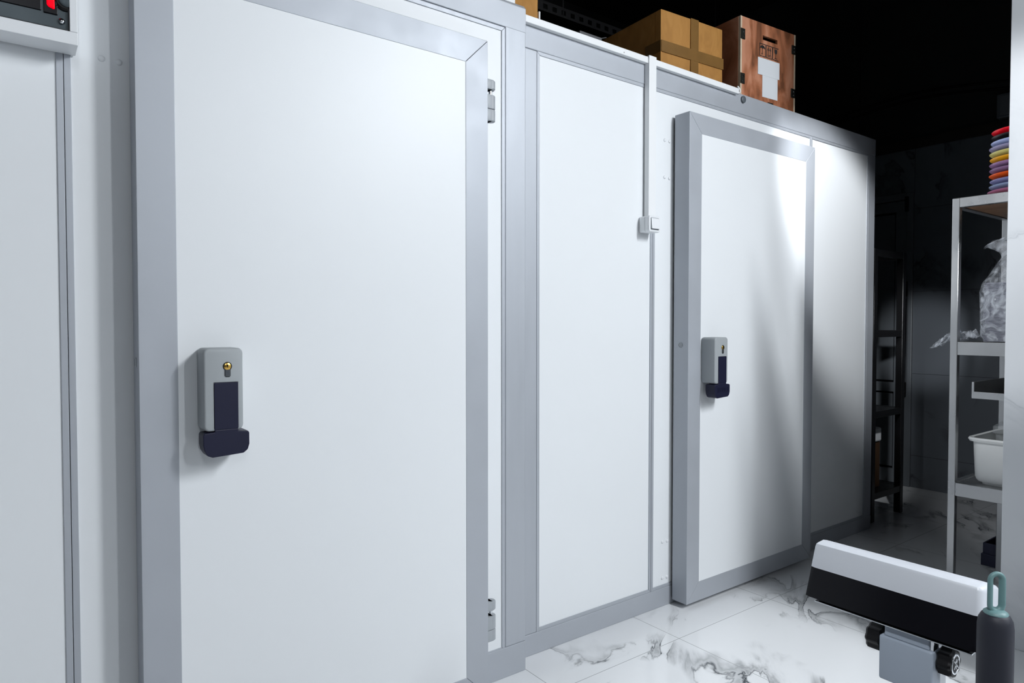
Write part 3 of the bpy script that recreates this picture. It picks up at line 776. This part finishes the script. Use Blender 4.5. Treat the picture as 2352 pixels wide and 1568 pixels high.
# ------------------------------------------------------------------ platform scale
ps = thing('platform_scale', 'platform scale with tilted white and black display head at lower right', 'scale', (1.22, .56, 0))
def hsec(y, dx):
    # outline in x,z seen from the side; dx pulls the ends in
    return [(1.250 + dx, .6635), (1.259 + dx, .7215), (1.267 + dx, .7640), (1.275, .7685), (1.300, .7700), (1.345, .7560), (1.362, .735), (1.362, .690), (1.345, .6635)]
def head_part(zlo, zhi, mats, name, inset=0.0):
    b = MB(); bm = b.bm
    ys = [(.7115, .012, .006), (.7085, .003, .001), (.700, .0, .0), (.56, 0, 0), (.4225, 0, 0), (.4165, .0025, .001), (.4130, .008, .004), (.4120, .016, .008)]
    secs = []
    for y, dx, dz in ys:
        pts = []
        base = [(1.2485, zlo, 0), (1.2485, zhi, 0)]
        def fx(z): return 1.2485 + (z - .6635) * .20
        if zhi > .75:
            pts = [(fx(zlo) + dx, zlo), (fx(.7615) + dx, .7615 - dz), (fx(.7645) + .0025 + dx, .7660 - dz), (fx(.765) + .010 + dx, .7675 - dz), (1.300, .7690 - dz), (1.335, .757 - dz), (1.352 - dx, .735), (1.354 - dx, zlo)]
        else:
            pts = [(fx(zlo) + .0006 + dx, zlo + .002), (fx(zhi) + .0006 + dx, zhi), (1.354 - dx, zhi), (1.350 - dx, zlo + .002)]
        tl = (.712 - .4120)
        ring = []
        for (x, z) in pts:
            k = (z - .6635) / .1035                    # the ends lean in towards the top
            yy = y
            if y > .56: yy = y - .009 * k * (y - .56) / .15
            ring.append(bm.verts.new((x, yy, z)))
        secs.append(ring)
    n = len(secs[0])
    for A, B in zip(secs, secs[1:]):
        for i in range(n): bm.faces.new([A[i], A[(i + 1) % n], B[(i + 1) % n], B[i]])
    bm.faces.new(secs[0]); bm.faces.new(secs[-1])
    return b.build(name, mats, ps, smooth=38)
head_part(.7218, .767, M['offwhite'], 'head_cover')
hb = head_part(.6635, .7215, M['blackgloss'], 'display_panel')
hp = MB(); hp.box(1.262, 1.345, .428, .688, .6575, .6645, .002); hp.mi = 1; hp.box(1.2585, 1.345, .424, .694, .6548, .6575, .001)
hp.build('head_base', [M['black'], M['chrome']], ps)
sk = MB(); sk.box(1.3, 1.313, .4105, .4125, .690, .704); sk.mi = 1
for q in (.692, .697, .702): sk.cyl((1.282, .412, q + .004), .0016, -.001, .0, 1, 8)
sk.build('side_socket', [M['black'], M['chrome']], hb)
# bracket and column
bk = MB(); bk.box(1.262, 1.298, .4835, .573, .554, .6345, .004, 3)
bo = bk.build('bracket', M['bluegrey'], ps, smooth=40)
MB().box(1.266, 1.320, .4905, .565, .6346, .6546, .002).build('tilt_block', M['bluegrey'], ps)
MB().box(1.2685, 1.29, .4845, .4903, .6346, .6545, .001).build('tilt_edge', M['chrome'], ps)
def knob(y0, y1, name_parts):
    k = MB(); n = 48; pr = []
    c = (1.292, 0, .6165)
    for yy, rr in ((y0, .019), (y0 + .003 * (1 if y1 > y0 else -1), .0235), (y1 - .004 * (1 if y1 > y0 else -1), .0235), (y1, .0205)):
        pr.append([k.bm.verts.new((c[0] + (rr + .0016 * math.cos(8 * 2 * PI * i / n)) * math.cos(2 * PI * i / n), yy, c[2] + (rr + .0016 * math.cos(8 * 2 * PI * i / n)) * math.sin(2 * PI * i / n))) for i in range(n)])
    for A, B in zip(pr, pr[1:]):
        for i in range(n): k.bm.faces.new([A[i], A[(i + 1) % n], B[(i + 1) % n], B[i]])
    k.bm.faces.new(pr[0]); k.bm.faces.new(pr[-1])
    k.cyl((c[0], 0, c[2]), .008, min(y0, y0 + (.004 if y1 < y0 else -.004)), max(y0, y0 + (.004 if y1 < y0 else -.004)), 1, 16)
    o = k.build('tilt_knob', M['black'], ps, smooth=30)
    s = 1 if y1 > y0 else -1
    e = MB(); e.lathe([(.0175, 0), (.0175, s * .0008), (.0138, s * .0008), (.0138, 0)], (c[0], y1, c[2]), 1, 36)
    # emblem in the middle of the knob: a small raised cross of strokes
    e.box(c[0] - .0015, c[0] + .0015, y1, y1 + s * .0008, c[2] - .009, c[2] + .009)
    for a_ in (-1, 1):
        e.prism([(c[0], c[2] + .002 * a_), (c[0] + .007, c[2] + .008 * a_), (c[0] + .0085, c[2] + .006 * a_), (c[0] + .001, c[2] - .001 * a_)], 1, y1, y1 + s * .0008)
        e.prism([(c[0], c[2] + .002 * a_), (c[0] - .007, c[2] + .008 * a_), (c[0] - .0085, c[2] + .006 * a_), (c[0] - .001, c[2] - .001 * a_)], 1, y1, y1 + s * .0008)
    e.build('emblem', M['chrome'], o, label='pale ring and emblem on the knob end')
knob(.5745, .602, None); knob(.4825, .459, None)
MB().box(1.299, 1.345, .492, .562, .102, .6345, .004).build('column', M['column'], ps)
pf = MB(); pf.box(.80, 1.34, .36, .72, .035, .07, .004)
for fx_ in (.84, 1.30):
    for fy in (.40, .68): pf.cyl((fx_, fy, 0), .02, 0, .036, 2, 20)
pf.build('base_frame', M['black'], ps)
MB().box(.79, 1.255, .35, .73, .0705, .102, .008, 3).build('weighing_plate', M['steel'], ps)

# ------------------------------------------------------------------ bottle on its stool
BXc, BYc = 1.121, .349
st = thing('round_stool', 'round black stool under the charcoal bottle at lower right corner', 'stool', (1.16, .27, 0))
SZ = .555
MB().lathe([(0, -.03), (.125, -.03), (.135, -.022), (.137, -.008), (.130, -.001), (.1, 0), (0, 0)], (1.155, .285, SZ), 2, 48).build('seat', M['black'], st, smooth=40)
for i in range(4):
    q = PI / 4 + i * PI / 2
    c0 = (1.155 + .08 * math.cos(q), .285 + .08 * math.sin(q), SZ - .03); c1 = (1.155 + .075 * math.cos(q), .285 + .075 * math.sin(q), 0)
    MB().tube([c0, c1], .011, 12).build('leg', M['column'], st)
bt = thing('drink_bottle', 'slim charcoal bottle with teal carry loop beside the scale', 'bottle', (BXc, BYc, SZ))
MB().lathe([(0, .0003), (.0195, .0003), (.0215, .003), (.0222, .02), (.0223, .195), (.0222, .214), (.0208, .224), (.0176, .2305), (.0150, .2330), (.0, .2335)], (BXc, BYc, SZ), 2, 48).build('body', M['bottle'], bt, smooth=60)
lp = MB()
lp.lathe([(.0155, .2315), (.0152, .2345), (.0125, .2365), (.0105, .238), (0, .238)], (BXc, BYc, SZ), 2, 36)
dirv = Vector((.8, -.6, 0))          # the loop lies across the line of sight
dirv = Vector((math.sin(.93), -math.cos(.93), 0))
pts = []
hw, zb, zt = .0086, .242, .289
for i in range(12): pts.append((hw * math.cos(PI * i / 11), zt - hw + hw * math.sin(PI * i / 11)))
for i in range(12): pts.append((hw * math.cos(PI + PI * i / 11), zb + .003 + hw * math.sin(PI + PI * i / 11)))
lp.tube([Vector((BXc, BYc, SZ)) + dirv * p[0] + Vector((0, 0, p[1])) for p in pts], .0046, 12, True, (1.0, .75))
lp.build('loop_cap', M['teal'], bt, smooth=50, label='teal rubber carry loop')
e = Vector((math.sin(.93), -math.cos(.93), 0)); e = (e - Vector((.25, .15, 0))).normalized()
MB().box(BXc + e.x * .0222 - .0015, BXc + e.x * .0222 + .0015, BYc + e.y * .0222 - .0015, BYc + e.y * .0222 + .0015, SZ + .103, SZ + .117, .0008).build('slot', M['teal'], bt)

# ------------------------------------------------------------------ unseen shade casters added beside the marble wall, right of the frame
# (their edge shades the floor and the lower half of the farther door)
fz = thing('added_shade_fridge', 'grey fridge added out of view at right to cast shade', 'fridge', (2.79, .22, 0))  # added only as a shadow caster
MB().box(2.665, 2.95, -.05, .47, .06, 1.72, .006).build('cabinet', M['greyp'], fz)
MB().box(2.616, 2.663, -.04, .465, .10, 1.70, .004).build('door', M['greyp'], fz)
MB().tube([(2.618, .10, .9), (2.59, .10, .92), (2.59, .10, 1.2), (2.618, .10, 1.22)], .008, 10).build('handle', M['column'], fz)
for fy in (0, .42):
    for fx_ in (2.7, 2.9): MB().cyl((fx_, fy, 0), .02, 0, .06, 2, 16).build('foot', M['black'], fz)
sk = thing('added_shade_sack', 'tapering white sack added out of view on the fridge to shape the shadow', 'sack', (2.75, .35, 1.72))  # added, its taper shapes the shadow on the farther door
b = MB(); secs = []
for x0, x1, z, r in ((2.675, 2.82, 1.7205, .02), (2.668, 2.825, 1.75, .03), (2.668, 2.80, 1.82, .03), (2.668, 2.76, 1.93, .03), (2.670, 2.735, 2.03, .02), (2.676, 2.71, 2.10, .012)):
    w_ = (x1 - x0) * .35
    secs.append((x0, x1, .35 - w_, .35 + w_, z, min(r, w_ * .6)))
loft(b, secs, 6, True, True)
b.build('sack_body', M['paper'], sk, smooth=60)

# ------------------------------------------------------------------ lights
def area(name, loc, target, sx, sy, power, col=(1, 1, 1), spread=180):
    l = bpy.data.lights.new(name, 'AREA'); l.shape = 'RECTANGLE'; l.size = sx; l.size_y = sy
    l.energy = power; l.color = col; l.spread = math.radians(spread)
    o = bpy.data.objects.new(name, l); COL.objects.link(o); o.location = loc
    d = Vector(target) - Vector(loc)
    o.rotation_euler = d.to_track_quat('-Z', 'Y').to_euler()
    return o
def spot(name, loc, target, power, cone, blend, soft=.05, col=(.94, .97, 1)):
    l = bpy.data.lights.new(name, 'SPOT'); l.energy = power; l.spot_size = math.radians(cone); l.spot_blend = blend
    l.shadow_soft_size = soft; l.color = col
    o = bpy.data.objects.new(name, l); COL.objects.link(o); o.location = loc
    o.rotation_euler = (Vector(target) - Vector(loc)).to_track_quat('-Z', 'Y').to_euler()
    return o
area('ceiling_and_fill_lamp', (2.57, -1.2, 3.08), (2.2, .3, 0), .14, 1.1, 96, (.93, .965, 1.0))  # main lamp, placed from the glare and handle shadows
area('ceiling_and_fill_lamp', (2.3, -3.1, 3.08), (1.6, .6, .3), .14, 1.1, 42, (.90, .95, 1.0))  # added fill behind the main lamp, brightens the left side
area('ceiling_and_fill_lamp', (-.3, -2.4, 3.08), (-.1, 1.0, .9), .14, 1.1, 18, (.90, .95, 1.0))  # added weak fill washing the left cold room
spot('wall_fill_spot', (2.4, .75, 2.9), (3.54, 1.89, 1.68), 270, 34, .65)  # added spot, lights the panel right of the farther door
spot('rack_fill_spot', (.8, 1.0, 2.6), (3.05, .92, 1.58), 140, 33, .5)  # added spot, brightens the steel rack and marble wall end
spot('far_fill_spot', (.9, .45, 1.75), (5.3, 2.12, 1.06), 330, 10, .9)  # added narrow spot, lifts part of the far wall tiles
spot('scale_fill_spot', (-.2, -.3, 2.6), (1.24, .56, .74), 150, 25, .6)  # added spot, brightens the scale head alone

w = bpy.data.worlds.new('room_air'); sc.world = w; w.use_nodes = True
w.node_tree.nodes['Background'].inputs[0].default_value = (.55, .65, .8, 1)
w.node_tree.nodes['Background'].inputs[1].default_value = 0.005

# ------------------------------------------------------------------ camera
F, H = 1548.0, 1.2
yaw = math.atan2(2074, 1548); pit = math.atan(41 / 1548)
fwd = Vector((math.cos(yaw) * math.cos(pit), math.sin(yaw) * math.cos(pit), -math.sin(pit)))
cam = bpy.data.cameras.new('camera'); cam.sensor_fit = 'HORIZONTAL'; cam.sensor_width = 36; cam.lens = 36 * F / 2352
cam.clip_start = .02; cam.clip_end = 60
co_ = bpy.data.objects.new('camera', cam); COL.objects.link(co_); co_.location = (0, 0, H)
co_.rotation_euler = fwd.to_track_quat('-Z', 'Y').to_euler()
sc.camera = co_
sc.view_settings.view_transform = 'Standard'; sc.view_settings.look = 'None'
sc.view_settings.exposure = 0.0; sc.view_settings.gamma = 1; sc.view_settings.use_curve_mapping = False
sc.cycles.use_denoising = True
sc.cycles.max_bounces = 10; sc.cycles.transparent_max_bounces = 24
